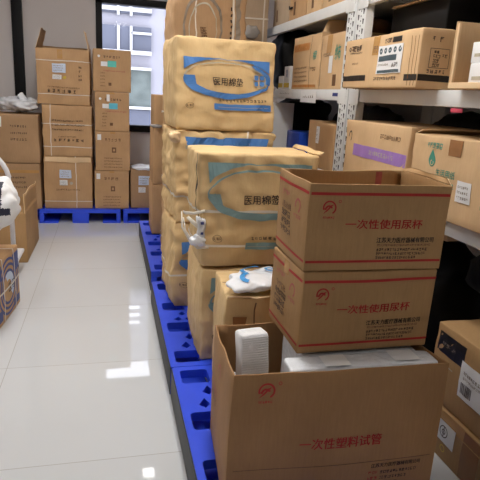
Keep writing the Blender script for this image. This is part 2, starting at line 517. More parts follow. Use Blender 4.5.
XL, XR, YF, YB, ZC = -2.1, 2.02, -2.2, 6.5, 2.95
struct(boxobj('floor', XL - .1, XR + .1, YF - .1, YB + .2, -0.1, 0, 'tiles'))
struct(boxobj('ceiling', XL - .1, XR + .1, YF - .1, YB + .2, ZC, ZC + 0.1, 'ceil'))
struct(boxobj('wall_left', XL - .1, XL, YF, YB, 0, ZC, 'wall'))
struct(boxobj('wall_right', XR, XR + .1, YF, YB, 0, ZC, 'wall'))
struct(boxobj('wall_front', XL - .1, XR + .1, YF - .1, YF, 0, ZC, 'wall'))
WX0, WX1, WZ0, WZ1 = -0.125, 1.55, 0.945, 2.39
b = MB()
for (x0, x1, z0, z1) in ((XL - .1, WX0, 0, ZC), (WX1, XR + .1, 0, ZC), (WX0, WX1, 0, WZ0), (WX0, WX1, WZ1, ZC)):
    b.box(x0, x1, YB, YB + 0.2, z0, z1, M['wall'], 0)
struct(b.build('wall_back'))
b = MB()
ft = 0.068
b.box(WX0, WX0 + ft, YB - .02, YB + .08, WZ0, WZ1, M['frame'], .003)
b.box(WX1 - ft, WX1, YB - .02, YB + .08, WZ0, WZ1, M['frame'], .003)
b.box(WX0, WX1, YB - .02, YB + .08, WZ1 - .07, WZ1, M['frame'], .003)
b.box(WX0, WX1, YB - .04, YB + .08, WZ0, WZ0 + .075, M['frame'], .003)
b.box(0.86, 0.92, YB - .01, YB + .07, WZ0 + .07, WZ1 - .07, M['frame'], .003)
win = struct(b.build('window_1'))
b = MB(); b.box(WX0 + ft, WX1 - ft, YB + .03, YB + .036, WZ0 + .07, WZ1 - .07, M['glass'], 0)
b.build('pane', win)
struct(boxobj('trim_1', -0.985, -0.88, YB - .06, YB, 0, ZC, 'frame', r=.004))
struct(boxobj('baseboard_left', XL, XL + .012, YF, YB, 0, .09, 'wall'))

# the building across the street
fb = empty('neighbouring_building', (1.0, 12.4, 0), 'pale building with white window bars seen through the window', 'building')
b = MB(); b.box(-9, 9, 0.25, 0.8, -4, 3.7, M['facade'], 0)
AX, BX = -0.62, -0.28                     # unseen slots, added so bars of sky reflect in the floor
for (x0, x1, z0, z1) in ((-9, AX, 3.7, 5.35), (BX, 9, 3.7, 5.35), (AX, BX, 3.7, 3.80), (AX, BX, 3.90, 4.0), (AX, BX, 4.1, 4.2), (AX, BX, 4.3, 5.35)):
    b.box(x0, x1, 0.25, 0.29, z0, z1, M['facade'], 0)
b.build('wall', fb)
def fpart(name, x0, x1, z0, z1, m, y0=0.0, y1=0.24, par=None):
    bb = MB(); bb.box(x0 - 1.0, x1 - 1.0, y0, y1, z0, z1, M[m], 0); return bb.build(name, par or fb)
for (xa, xb) in ((-3.2, -1.2), (-1.0, 0.93), (1.3, 3.4)):
    w_ = fpart('window', xa, xb, 2.24, 2.74, 'facadeglass', 0.15, 0.26)
    for fx in (0.635, 0.775): fpart('window_bar', xa + (xb - xa) * fx - .028, xa + (xb - xa) * fx + .028, 2.2, 2.74, 'facadewhite', 0.1, 0.24, w_)
    w2 = fpart('window', xa, xb, 2.99, 3.45, 'facadeglass', 0.15, 0.26)
    for fx in (0.635, 0.775): fpart('window_bar', xa + (xb - xa) * fx - .028, xa + (xb - xa) * fx + .028, 2.95, 3.45, 'facadewhite', 0.1, 0.24, w2)
    fpart('window_bar', xa, xb, 3.03, 3.11, 'facadewhite', 0.09, 0.24, w2)
    fpart('window_bar', xa + 1.5, xb, 2.58, 2.63, 'facadewhite', 0.1, 0.24, w_)
    fpart('window', xa, xb, 1.06, 1.84, 'facadeglassgreen', 0.15, 0.26)
    fpart('window', xa, xb, 0.35, 0.98, 'facadeglass', 0.15, 0.26)
    fpart('ledge', xa, xb, 2.16, 2.24, 'facadewhite', 0.05, 0.24)
    fpart('ledge', xa, xb, 1.84, 1.90, 'facadewhite', 0.05, 0.24)
    fpart('ledge', xa, xb, 1.0, 1.06, 'facadewhite', 0.05, 0.24)

# ceiling lamps and added fill lamps
def lamp(x, y, lx, ly, label, k=30):
    m = 'lamp%d' % k; M[m] = emit('lamp_diffuser', (255, 252, 248), k)
    e = empty('ceiling_light', (x, y, ZC), label, 'ceiling light')
    b = MB()
    for sx in (-1, 1): b.box(sx * lx / 2 - .015, sx * lx / 2 + .015, -ly / 2 - .015, ly / 2 + .015, -.05, -.0, M['rack'], .003)
    for sy in (-1, 1): b.box(-lx / 2, lx / 2, sy * ly / 2 - .015, sy * ly / 2 + .015, -.05, -.0, M['rack'], .003)
    b.build('housing', e)
    b = MB(); b.box(-lx / 2 + .015, lx / 2 - .015, -ly / 2 + .015, ly / 2 - .015, -.04, -.01, M[m], 0); b.build('diffuser', e)
lamp(0.5, 2.05, 0.3, .9, 'long ceiling lamp over the front of the pallet row', 41)
lamp(-0.9, 2.6, 0.3, 1.2, 'long ceiling lamp over the left side of the aisle', 13)
lamp(0.3, -0.9, 0.3, 1.2, 'unseen fill lamp added behind the camera position', 9)  # weak fill added for the box fronts
lamp(-0.35, 4.0, 0.3, 1.1, 'added fill lamp over the far part of the aisle', 30)  # added to brighten the back stacks and the far floor
e = empty('ceiling_light', (0.42, 5.25, ZC), 'small twin ceiling lamp near the window wall', 'ceiling light')
b = MB(); b.box(-.1, .1, -.24, .24, -.05, 0, M['rack'], .004); b.build('housing', e)
for sy in (-.115, .115):
    b = MB(); b.box(-.065, .065, sy - .075, sy + .075, -.062, -.045, M['lamp2'], .004); b.build('diffuser', e)

# ------------------------------------------------------------------ pallets
PH = 0.15
def deck_mesh(w, l, holes_y):
    cu = bpy.data.curves.new('deck_outline', 'CURVE'); cu.dimensions = '2D'; cu.fill_mode = 'BOTH'; cu.extrude = 0.02
    def loop(P):
        sp = cu.splines.new('POLY'); sp.points.add(len(P) - 1)
        for k, p in enumerate(P): sp.points[k].co = (p[0], p[1], 0, 1)
        sp.use_cyclic_u = True
    def rr(x0, x1, y0, y1, r=.018):
        P = []
        for (cx, cy, a) in ((x1 - r, y0 + r, -90), (x1 - r, y1 - r, 0), (x0 + r, y1 - r, 90), (x0 + r, y0 + r, 180)):
            for k in range(4): P.append((cx + r * math.cos(R(a + 30 * k)), cy + r * math.sin(R(a + 30 * k))))
        return P
    loop(rr(0, w, 0, l, .012))
    for y in holes_y:
        for x in (.03, w - .03 - .13): loop(rr(x, x + .13, y - .06, y + .06))
    # the open lattice between
    hs = [0.0] + list(holes_y) + [l]
    nx = int((w - .08) / .062)
    for a, c in zip(hs[:-1], hs[1:]):
        y0 = a + (.075 if a > 0 else .03); y1 = c - (.075 if c < l else .03)
        if y1 - y0 < .06: continue
        ny = max(1, int((y1 - y0) / .075)); dy = (y1 - y0) / ny
        for j in range(ny):
            cy = y0 + dy * (j + .5)
            for i in range(1, nx):
                cx = .04 + .062 * (i + (0.5 if j % 2 else 0))
                if cx > w - .08: continue
                hx, hy = .024, dy * .38
                loop([(cx - hx, cy - hy * .3), (cx, cy - hy), (cx + hx, cy - hy * .3), (cx + hx * .2, cy + hy)])
    o = bpy.data.objects.new('deck_outline', cu); C.objects.link(o)
    dg = bpy.context.evaluated_depsgraph_get(); dg.update()
    me = bpy.data.meshes.new_from_object(o.evaluated_get(dg))
    bpy.data.objects.remove(o); bpy.data.curves.remove(cu)
    me.materials.clear(); me.materials.append(M['pallet'])
    return me
def pallet(x0, y0, w, l, label, holes, rz=0, group='blue pallets', skirt=True):
    e = empty('plastic_pallet', (x0, y0, 0), label, 'pallet', rz, group)
    me = deck_mesh(w, l, holes); me.name = 'deck'
    d = bpy.data.objects.new('deck', me); C.objects.link(d); d.parent = e; d.location = (0, 0, PH - .0201)
    xs = [(0.0, .045), (w / 2 - .085, w / 2 + .085), (w - .045, w)]
    ys = [(0.0, .11), (l / 2 - .07, l / 2 + .07), (l - .11, l)]
    for xa, xb in xs:
        for ya, yb in ys:
            b = MB(); b.box(xa, xb, ya, yb, .016, PH - .041, M['pallet'], .006); b.build('leg', e)
        b = MB(); b.box(*((0, .19) if xa == 0 else (w - .19, w) if xb == w else (xa, xb)), 0, l, 0, .0155, M['pallet'], .004); b.build('runner', e)
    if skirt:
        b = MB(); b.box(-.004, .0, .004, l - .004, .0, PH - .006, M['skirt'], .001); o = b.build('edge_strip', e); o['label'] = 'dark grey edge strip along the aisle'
    return e
pallet(.284, 1.10, .78, 1.195, 'blue plastic pallet under the front open carton and the small red-striped boxes', (.1, .45, .75, 1.1))
pallet(.28, 2.30, .80, 1.21, 'blue plastic pallet under the golden boxes in the middle of the row', (.1, .45, .75, 1.1))
pallet(.292, 3.72, 1.0, 1.60, 'blue plastic pallet at the far end of the row along the aisle', (.1, .45, .75, 1.1, 1.45))
pallet(-1.59, 5.83, .84, .62, 'blue plastic pallet behind the raised-flap carton on the left', (.12, .5), skirt=False)
pallet(-.72, 5.83, .84, .62, 'blue plastic pallet under the two tall stacks by the back wall', (.12, .5), skirt=False)
pallet(.15, 5.83, .84, .62, 'blue plastic pallet below the window under the low taped box', (.12, .5), skirt=False)

# ------------------------------------------------------------------ front stack (big open carton, two red-striped boxes)
def bird_logo(c, f, u, v, r, m='red'):
    c.arc(f, (u, v), r * .78, r, -60, 200, m, 22)
    c.arc(f, (u - r * .1, v - r * .25), r * .35, r * .6, 20, 190, m, 14)
    c.poly(f, [(u - r * .9, v - r * .9), (u - r * .3, v - r * .5), (u + r * .6, v + r * .45), (u + r * .15, v + r * .35)], m)
    c.poly(f, [(u - r * .95, v - r * .3), (u - r * .35, v - r * .1), (u - r * .1, v + r * .35), (u - r * .5, v + r * .1)], m)
    c.marks(f, u - r * .9, u + r * .9, v - r * 1.55, r * .3, m, 4, gap=.2)
    c.arc(f, (u + r * 1.5, v + r * .9), r * .14, r * .22, 0, 360, m, 10)

BW, BD, BH = .702, .455, .488
c = Carton('open_carton', 'large open cardboard carton of bagged tubes at the very front of the row', (.699, 1.558, PH + .001), (BW, BD, BH),
           'cb_front', rz=-1.8, bulge=.012, amp=.005, fr=3.5, open_top=True, top_amp=.012, seed=2)
c.slope = .046
bird_logo(c, 'F', .105, BH - .055, .026)
c.text('F', '一次性塑料试管', .22, .49, BH - .265, BH - .225, 'red')
c.patch('F', .02, BW - .02, .158, .1605, 'inksoft')
c.text('F', '江苏天力医疗器械有限公司', .47, .645, .133, .149, 'ink')
for k in range(3):
    c.marks('F', .465, .50, .108 - .022 * k, .011, 'red', 20 + k)
    c.marks('F', .505, .64 - .03 * k, .108 - .022 * k, .011, 'ink', 30 + k)
c.marks('L', .12, .25, .30, .018, 'redpale', 5); c.marks('L', .10, .24, .25, .03, 'inksoft', 6)
c.arc('L', (.24, .40), .02, .027, -60, 200, 'redpale', 14)
c.finish()
# white wrapped pack standing in it, and the flat clear packs under the two small boxes
b = MB()
b.rbox((0, 0, .110), (.094, .072, .220), M['tubewhite'], .012, 6)
for k in range(26): b.rbox((0, -.0358, .018 + k * .0075), (.088, .002, .005), M['white'], .0008, 1)
o = b.build('tube_pack', None, lambda p: p + noise.noise_vector(p * 16) * .004)
o.location = (.443, 1.462, .487); o.rotation_euler = (R(-9), R(-2), R(3))
tag(o, 'upright white wrapped tube pack standing at the left inside the open carton', 'pack of tubes', 'wrapped tube packs')
b = MB(); b.rbox((0, 0, .16), (.13, .19, .32), M['clearbag'], .014, 6)
o = b.build('tube_pack', None, lambda p: p + noise.noise_vector(p * 14) * .003); o.location = (.445, 1.55, PH + .012)
tag(o, 'clear wrapped tube pack lying deep under the upright white one in the carton', 'pack of tubes', 'wrapped tube packs')
def clearpack(label, loc, size, tags):
    e = empty('tube_pack', loc, label, 'pack of tubes', -1.2, 'wrapped tube packs')
    w, d, h = size
    b = MB(); b.rbox((0, 0, h / 2), (w, d, h), M['clearbag'], .012, 12)
    f = lambda p: p + noise.noise_vector(p * 11) * .004 * (1 if p.z > .2 else .3) - V((0, 0, .003))
    b.build('wrap', e, f)
    for (x0, x1, y0, y1) in tags:
        b = MB(); b.grid(lambda u, v: V((x0 + (x1 - x0) * u, y0 + (y1 - y0) * v, h + .0015)), 4, 3, M['white']); b.build('paper_label', e)
clearpack('flat pack of tubes in clear film along the front edge inside the open carton', (.786, 1.410, PH + .012), (.505, .09, .466), ((-.14, -.055, -.04, .03), (.10, .19, -.03, .04)))
clearpack('pack of tubes in clear film under the closed red-striped box', (.815, 1.572, PH + .012), (.42, .215, .455), ())

def cup_box(label, loc, rz, open_top, seed):
    w, d, h = .470, .31, .274
    c = Carton('cup_carton', label, loc, (w, d, h), 'cb_brown', rz=rz, bulge=.006, amp=.004, fr=4, seed=seed, open_top=open_top,
               top_amp=.012 if open_top else .003, group='red-striped cup cartons')
    for f, L in (('F', w), ('L', d), ('R', d), ('B', w)):
        c.patch(f, .004, L - .004, h - .034, h - .025, 'red'); c.patch(f, .004, L - .004, .026, .034, 'red')
    bird_logo(c, 'F', .068, h - .072, .022)
    c.text('F', '一次性使用尿杯', .122, .382, h - .138, h - .108, 'red')
    c.text('F', '江苏天力医疗器械有限公司', .23, .43, .091, .109, 'black')
    c.marks('F', .235, .425, .080, .007, 'inksoft', 7, gap=.2)
    c.marks('F', .235, .42, .064, .0095, 'ink', 8); c.marks('F', .235, .415, .051, .0085, 'ink', 9); c.marks('F', .235, .385, .038, .0085, 'ink', 10)
    for k in range(4):
        c.marks('L', .06 + .004 * k, .18, .075 + .028 * k, .02, 'ink' if k < 3 else 'inksoft', 40 + k + seed, lo=.3, gap=.1)
    c.arc('L', (.23, h - .085), .017, .024, -60, 200, 'redpale', 14); c.marks('L', .20, .27, h - .125, .012, 'redpale', 3)
    c.marks('L', .06, .15, h - .075, .018, 'redpale', 9)
    if open_top:
        c.patch('IB', .36, .385, h - .10, h - .005, 'redpale')
        c.flap('R', .018, 25, skew=.3)
    else:
        c.tape_top('tape', 'x', .05)
    return c.finish()
cup_box('closed red-striped brown box standing in the large open carton, below another like it', (.812, 1.617, PH + .480), 0.8, False, 5)
cup_box('open-topped red-striped brown box on top of the closed one like it', (.818, 1.621, PH + .758), -1.0, True, 8)

# short box with a white bag behind the big carton
c = Carton('short_carton', 'short battered cardboard box carrying a white plastic bag behind the open carton', (.60, 2.075, PH + .001), (.285, .34, .497),
           'cb_gold', rz=-4, bulge=.01, amp=.006, crush=.012, seed=11)
c.patch('T', .004, .28, .16, .168, 'inksoft'); c.patch('F', .11, .116, .02, .48, 'inksoft')
c.patch('F', .03, .08, .15, .42, 'tape_dark')
c.flap('F', .012, 60)
c.finish()
e = empty('plastic_bag', (.60, 2.02, PH + .503), 'white plastic bag with blue print lying on the short battered box', 'plastic bag', 38)
b = MB(); b.blob((0, 0, .032), (.29, .19, .058), M['whitebag'], .85, .28, 12, 4, 60, 30)
b.build('film', e)
b = MB()
for (cx, cy, a0, a1, r0, r1) in ((.0, .02, 20, 170, .045, .062), (.06, -.02, 0, 300, .016, .028), (-.07, -.02, 60, 200, .03, .05)):
    for i in range(14):
        g0 = R(a0 + (a1 - a0) * i / 14); g1 = R(a0 + (a1 - a0) * (i + 1) / 14)
        P = []
        for (g, r) in ((g0, r0), (g0, r1), (g1, r1), (g1, r0)):
            x, y = cx + r * math.cos(g), cy + r * math.sin(g)
            z = .034 + .033 * max(0, 1 - (abs(x) / .135) ** 2.5) ** .4 * max(0, 1 - (abs(y) / .095) ** 2.5) ** .4
            P.append(V((x, y, z + .0035)))
        b.add(P, [(0, 1, 2, 3)], M['bluemark'])
b.build('blue_print', e)

# ------------------------------------------------------------------ golden swab boxes
def swoosh(c, f, w, h, blue, t, cross, top_v=.785, bar=.24, dv=0.0):
    """ellipse with blue swashes on face f whose size is w by h"""
    n = 30
    K = (top_v - dv - .575) / .21
    def ell(a, cx, cy, rx, ry):
        y = cy + ry * math.sin(R(a))
        return ((cx + rx * math.cos(R(a))) * w, (dv + (y if y < .575 else .575 + (y - .575) * K)) * h)
    top = []; low = []
    for i in range(n + 1):
        u = .07 + .86 * i / n
        x = (u - .5) / .47
        top.append((u * w, top_v * h)); low.append((u * w, (dv + .575 + (min(.783, .565 + .215 * math.sqrt(max(0, 1 - x * x))) - .575) * K) * h))
    c.strip(f, top, low, blue)
    lo = lambda a, k: ell(a, *((.5, .575, .455, .175) if k else (.52, .595, .40, .152)))
    c.strip(f, [ell(180 + 178 * i / n, .5, .565, .44, .205) for i in range(n + 1)],
            [ell(180 + 178 * i / n, .535, .585, .405, .165) for i in range(n + 1)], blue)
    c.strip(f, [(.065 * w, (dv + .585) * h), (.17 * w, (dv + .585) * h)], [(.075 * w, (dv + .53) * h), (.19 * w, (dv + .49) * h)], blue)
    c.strip(f, [ell(-8 + 60 * i / 12, .5, .565, .45, .22) for i in range(13)], [ell(-8 + 60 * i / 12, .49, .575, .40, .19) for i in range(13)], blue)
    c.strip(f, [ell(20 + 165 * i / n, .49, .57, .425, .18) for i in range(n + 1)], [ell(20 + 165 * i / n, .49, .57, .412, .168) for i in range(n + 1)], 'greyprint' if blue == 'blueprint' else 'tealprint')
    c.text(f, t, .36 * w, .655 * w, (dv + .50) * h, (dv + .585) * h, 'ink')
    if cross:
        for k in range(4):
            a = R(90 * k + 45); x, y = .83 * w + .024 * math.cos(a), .575 * h + .024 * math.sin(a)
            c.poly(f, [(x - .013, y - .013), (x + .013, y - .013), (x + .013, y + .013), (x - .013, y + .013)], blue)
        c.arc(f, (.83 * w, .575 * h), .036, .041, 0, 360, 'greyprint', 20)
    c.marks(f, .42 * w, .93 * w, (bar + .09) * h, .028 * h, 'ink', 5, gap=.55, lo=.8)
    c.patch(f, .37 * w, .955 * w, bar * h, (bar + .065) * h, blue)
    c.patch(f, .39 * w, .93 * w, (bar + .028) * h, (bar + .032) * h, 'greyprint', .0022)
    c.arc(f, (.12 * w, .27 * h), .022, .024, 0, 360, 'inksoft', 18, .7); c.marks(f, .085 * w, .155 * w, .26 * h, .012, 'inksoft', 2)

def swab(label, loc, size, rz, lean, seed, blue, t, cross, crush, straps=(), text=True, amp=.007, mat='cb_gold', r=.012, name='swab_carton', bulge=.010):
    c = Carton(name, label, loc, size, mat, rz=rz, bulge=bulge, amp=amp, fr=5, lean=lean, seed=seed, crush=crush, n=30, r=r, group='golden swab cartons')
    if text: swoosh(c, 'F', size[0], size[2], blue, t, cross, *((.92, .165, .065) if blue == 'tealprint' else ()))
    for z in straps: c.strap(z=z)
    return c
# bottom and top of the middle stack
c = swab('lower golden box under the swab box with two white straps', (.715, 2.575, PH + .001), (.57, .46, .47), 0, (-.01, 0), 21, 'tealprint', '医用棉签', False, .012, bulge=.012)
c.finish()
SW = (.565, .37, .535)
c = swab('golden swab box with grey-teal swashes and white straps, behind the short box', (.70, 2.535, .634), SW, 0, (-.05, 0), 22, 'tealprint', '医用棉签', False, .014, (.105, .268))
c.flap('R', .03, 60)
c.strip('L', [(.352 + .004 * math.sin(q * 2.1), .53 - q * .028) for q in range(13)], [(.359 + .003 * math.sin(q * 1.3 + 1), .53 - q * .028) for q in range(13)], 'slot', .003)
b = c.part('loose_strap', 'torn white strap and film hanging at the corner')
w, d = SW[0] / 2, SW[1] / 2
def cor(x, y, z): return V((-w - x, -d - y, z))
b.tube([cor(-.02, .008, .27), cor(.03, .0, .262), cor(.055, -.05, .25), cor(.05, -.10, .245)], .007, M['strap'], 8, .35)
b.tube([cor(.05, -.03, .24), cor(.035, .0, .215), cor(.012, .012, .19), cor(.004, .012, .16)], .010, M['strap'], 8, .4)
b.tube([cor(.062, -.08, .25), cor(.068, -.05, .18), cor(.05, -.02, .12), cor(.02, .005, .095), cor(-.03, .01, .10)], .007, M['strap'], 8, .4)
b.tube([cor(.055, -.06, .225), cor(.06, -.03, .17), cor(.045, .0, .13)], .005, M['strap'], 8, .5)
b = c.part('torn_film', 'crumpled white film with blue marks')
b.blob(cor(.004, .008, .185), (.045, .03, .13), M['whitebag'], .9, .5, 34, 3, 24, 18)
b.blob(cor(.02, .004, .13), (.07, .04, .05), M['whitebag'], .9, .6, 36, 5, 24, 16)
for z in (.165, .215): b.rbox(cor(-.002, .022, z), (.014, .004, .012), M['navyprint'], .001, 1)
c.finish()
# third stack: three boxes
S3x, S3y = .655, 3.285
c = swab('crumpled golden box at the bottom of the tallest-looking stack beside the aisle', (S3x, S3y, PH + .001), (.58, .47, .53), 2, (-.01, 0), 31, 'blueprint', '医用棉垫', True, .022, amp=.016); c.strap(z=.2); c.finish()
c = swab('crumpled golden box with a blue band, directly under the bright blue swab box', (S3x, S3y, .682), (.58, .47, .535), 3, (-.02, 0), 32, 'blueprint', '医用棉垫', True, .03, amp=.02, text=False)
c.patch('F', .06, .54, .455, .50, 'blueprint'); c.patch('F', .05, .40, .436, .454, 'greyprint'); c.patch('F', .42, .55, .446, .454, 'navyprint')
c.strap(x=.13); c.strap(z=.16)
b = c.part('torn_edge', 'ragged torn cardboard at the upper corner')
b.blob(V((-.29, -.22, .50)), (.09, .10, .05), M['cb_edge'], .8, .5, 18, 3, 18, 12)
c.finish()
c = swab('golden swab box with bright blue swashes on top of its stack', (S3x - .01, S3y, 1.219), (.572, .47, .50), 2.5, (-.03, 0), 33, 'blueprint', '医用棉垫', True, .014, amp=.006, r=.016, bulge=.012)
c.finish()
# fourth stack, farther
zz = PH + .001
LB = ['bottom', 'second', 'third', 'top']
for k in range(4):
    hgt = .478
    c = Carton('swab_carton', '%s of the four boxes stacked behind the blue swab box' % ('lowest', 'second lowest', 'second highest', 'topmost, greyish-printed')[k], (.68, 4.08, zz), (.50, .52, hgt), 'cb_dull' if k == 3 else 'cb_back', rz=1.5 if k < 3 else -1,
               bulge=.02, amp=.014, fr=5, seed=41 + k, crush=.02, r=.02, n=16, group='golden swab cartons')
    if k == 3:
        c.arc('F', (.20, .22), .12, .135, 0, 360, 'dimprint', 36, 1.75); c.arc('F', (.20, .22), .09, .096, 0, 360, 'greyprint', 36, 1.9)
        c.text('F', '医用棉垫', .18, .22, .06, .25, 'inksoft', vert=True)
        c.patch('F', .42, .455, .03, .45, 'dimprint')
        for q in range(9): c.patch('F', .385, .395, .05 + q * .04, .07 + q * .04, 'ink')
        c.strap(x=-.10, wd=.008); c.strap(x=.155, wd=.014)
    c.strap(z=.15 if k < 3 else .03)
    c.finish(); zz += hgt + .007
# greyish pile behind it, near the rack end
zz = PH + .001
for k in range(4):
    c = Carton('grey_carton', '%s of the plain greyish boxes piled between the fourth stack and the rack end' % ('lowest', 'second lowest', 'second highest', 'topmost')[k], (1.12, 4.72, zz), (.32, .42, .515), 'cb_grey',
               bulge=.008, amp=.006, seed=51 + k, group='greyish cartons piled far back')
    if k == 3:
        c.strap(z=.33, wd=.012); c.strap(x=.12, wd=.012)
        b = c.part('torn_film'); b.blob(V((.02, -.225, .22)), (.11, .03, .10), M['greyfilm'], .8, .4, 18, 2, 18, 12)
    c.finish(); zz += .517
# last stack before the back pallet
zz = PH + .001
for k, hgt in enumerate((.46, .505, .27)):
    c = Carton('plain_carton', ('lowest box of the plain stack at the far end of the aisle pallets', 'tall middle box of the plain stack at the far end of the aisle pallets', 'small top box of the plain stack at the far end, just below the window view')[k],
               (.66 + .005 * k, 4.98, zz), (.565, .40, hgt), 'cb_back', bulge=.008, amp=.006, seed=61 + k, group='plain cartons at the far end')
    if k == 2:
        b = c.part('torn_film'); b.blob(V((-.26, -.19, .004)), (.10, .08, .03), M['greyfilm'], .8, .4, 18, 2, 18, 12)
    c.finish(); zz += hgt + .002

# ------------------------------------------------------------------ stacks by the back wall
BY = 5.88
# left stack of three strapped boxes
def bl(label, x0, x1, z0, h, seed, open_top=False, n_=12, mat='cb_back'):
    w = x1 - x0
    return Carton('strapped_carton', label, ((x0 + x1) / 2, BY + .24, z0), (w, .48, h), mat, bulge=.01, amp=.007, fr=4.5, seed=seed, crush=.01, open_top=open_top, inner='cb_dull', top_amp=.006 if open_top else 0, group='strapped cartons by the back wall', n=n_)
c = bl('lowest box of the strapped stack by the back wall, with two pale labels', -.66, -.175, PH + .001, .555, 71)
c.sticker('F', .155, .275, .33, .42, 'paleblue', 'label', seed=1); c.sticker('F', .155, .235, .255, .31, 'white', 'label', seed=5); c.arc('F', (.27, .275), .001, .016, 0, 360, 'greyprint')
c.patch('F', .01, .475, .50, .55, 'cb_edge'); c.marks('F', .12, .36, .20, .016, 'inksoft', 4)
c.strap(z=.08, wd=.008); c.strap(x=.08, wd=.008); c.patch('L', .01, .4, .50, .55, 'tape'); c.finish()
c = bl('middle box of the strapped stack by the back wall, with lines of print', -.655, -.17, .708, .522, 72)
for k in range(3): c.marks('F', .09, .42, .27 + .045 * k, .016, 'ink', 10 + k)
c.marks('F', .11, .40, .155, .03, 'ink', 17, gap=.7); c.marks('F', .15, .33, .20, .012, 'inksoft', 18)
c.strap(z=.10, wd=.008); c.strap(z=.33, wd=.008); c.strap(x=-.165, wd=.008)
c.finish()
c = bl('open-flapped top box of the strapped stack by the back wall', -.69, -.182, 1.235, .535, 73, True)
c.sticker('F', .15, .275, .31, .40, 'paleblue', 'label', seed=2); c.sticker('F', .15, .235, .245, .29, 'white', 'label', seed=9); c.arc('F', (.265, .265), .001, .016, 0, 360, 'yellow')
for k in range(4): c.marks('F', .40, .44, .24 + .04 * k, .02, 'ink', 44 + k)
c.marks('F', .10, .42, .165, .012, 'inksoft', 7); c.marks('F', .10, .40, .115, .035, 'ink', 8, gap=.7)
c.strap(z=.10, wd=.008); c.strap(z=.425, wd=.008)
c.flap('L', .20, -14, skew=.15); c.flap('R', .20, -12, skew=.2); c.flap('B', .05, -4, 'cb_dull')
c.patch('F', .20, .25, .445, .53, 'tape')
c.finish()
# right stack of four
spec = [(-.151, .211, PH + .001, .414), (-.136, .222, .568, .412), (-.131, .217, .983, .40), (-.153, .225, 1.386, .415)]
LBL = ['lowest box of the four-high neat stack below the window frame', 'second lowest box of the neat stack, with a small printed square', 'second highest box of the neat stack, with a light blue sticker', 'top box of the neat stack, tilted, with a turquoise sticker']
for k, (x0, x1, z0, h) in enumerate(spec):
    w = x1 - x0
    c = Carton('neat_carton', LBL[k], ((x0 + x1) / 2, BY + .22, z0), (w, .44, h), 'cb_back', bulge=.004, amp=.003, seed=81 + k, rz=(0, 0, -1, 2)[k], group='neat cartons below the window')
    if k >= 2:
        c.sticker('F', .075, .14, h - .165, h - .12, 'white', 'sticker', ink=False); c.sticker('F', .142, .23, h - .17, h - .11, 'turq' if k == 3 else 'cyan', 'sticker', 'turquoise sticker' if k == 3 else 'light blue sticker', ink=False)
        c.arc('F', (.055, h - .07), .001, .013, 0, 360, 'white')
        c.marks('F', .10, .27, h - .085, .022, 'ink', k + 3, gap=.6)
        if k == 2: c.sticker('F', .12, .15, h - .095, h - .025, 'white', 'sticker', ink=False)
        for q in range(5): c.marks('F', .07, .12, .05 + q * .032, .012, 'inksoft', k * 9 + q)
        c.patch('F', .15, .18, .06, .09, 'inksoft'); c.marks('F', .10, .32, .20, .012, 'redpale', 3)
    else:
        c.sticker('F', .02, .06, h - .09, h - .03, 'white', 'sticker', ink=False)
        c.marks('F', .10, .28, h - .10, .03, 'inksoft', k + 6, gap=.5)
        c.patch('F', .17, .215, h - .22, h - .165, 'inksoft'); c.patch('F', .182, .203, h - .205, h - .18, 'cb_back', .002)
        for q in range(4): c.marks('F', .09, .28, .03 + q * .032, .014, 'inksoft', k * 7 + q)
    c.tape_top('tape', 'y', .02)
    c.finish()
# low taped box right of it
c = Carton('low_carton', 'low box with pale labels and film on its top, standing under the window', (.41, BY + .27, PH + .001), (.36, .46, .425), 'cb_dull', bulge=.006, amp=.005, seed=91)
c.sticker('F', .085, .21, .26, .36, 'paleblue', 'label', seed=3); c.sticker('F', .085, .165, .175, .235, 'white', 'label', seed=6)
b = c.part('torn_film'); b.blob(V((-.02, -.10, .438)), (.32, .28, .05), M['clearbag'], .8, .3, 14, 3)
c.finish()
# left pair partly cut by the frame
c = Carton('wide_carton', 'lower wide box at the left edge, beside the strapped stack', (-.96, BY + .2, PH + .001), (.53, .46, .475), 'cb_dull', bulge=.006, amp=.005, seed=95, group='wide cartons at the left')
c.patch('F', .02, .52, .38, .41, 'tape')
for k in range(3): c.marks('F', .16, .40, .22 + .05 * k, .02, 'ink', 60 + k)
c.finish()
c = Carton('wide_carton', 'upper wide box at the left edge with a white plastic bag on it', (-.96, BY + .2, .632), (.54, .46, .49), 'cb_dull', bulge=.008, amp=.006, seed=96, rz=-.5, group='wide cartons at the left')
for k in range(3): c.marks('F', .27, .44, .23 + .065 * k, .022 if k != 1 else .016, 'ink', 70 + k, gap=.4)
c.sticker('F', .08, .19, .36, .46, 'white', 'label', ink=False)
c.finish()
e = empty('plastic_bag', (-.885, BY + .17, 1.128), 'crumpled pale plastic bag lying on the upper wide box at the left', 'plastic bag')
b = MB(); b.blob((0, 0, .085), (.40, .34, .14), M['clearbag'], .85, .4, 11, 7, 48, 26); b.build('film', e)
b = MB(); b.blob((.03, -.05, .15), (.08, .06, .09), M['clearbag'], .85, .5, 22, 9, 18, 14); b.build('knot', e)
o = MB(); o.blob((0, 0, .11), (.1, .3, .2), M['blackbag'], .8, .1, 9, 3)
o = o.build('black_bundle'); o.location = (-1.15, BY + .17, 1.128); tag(o, 'black bundle at the left edge beside the pale plastic bag', 'bundle')

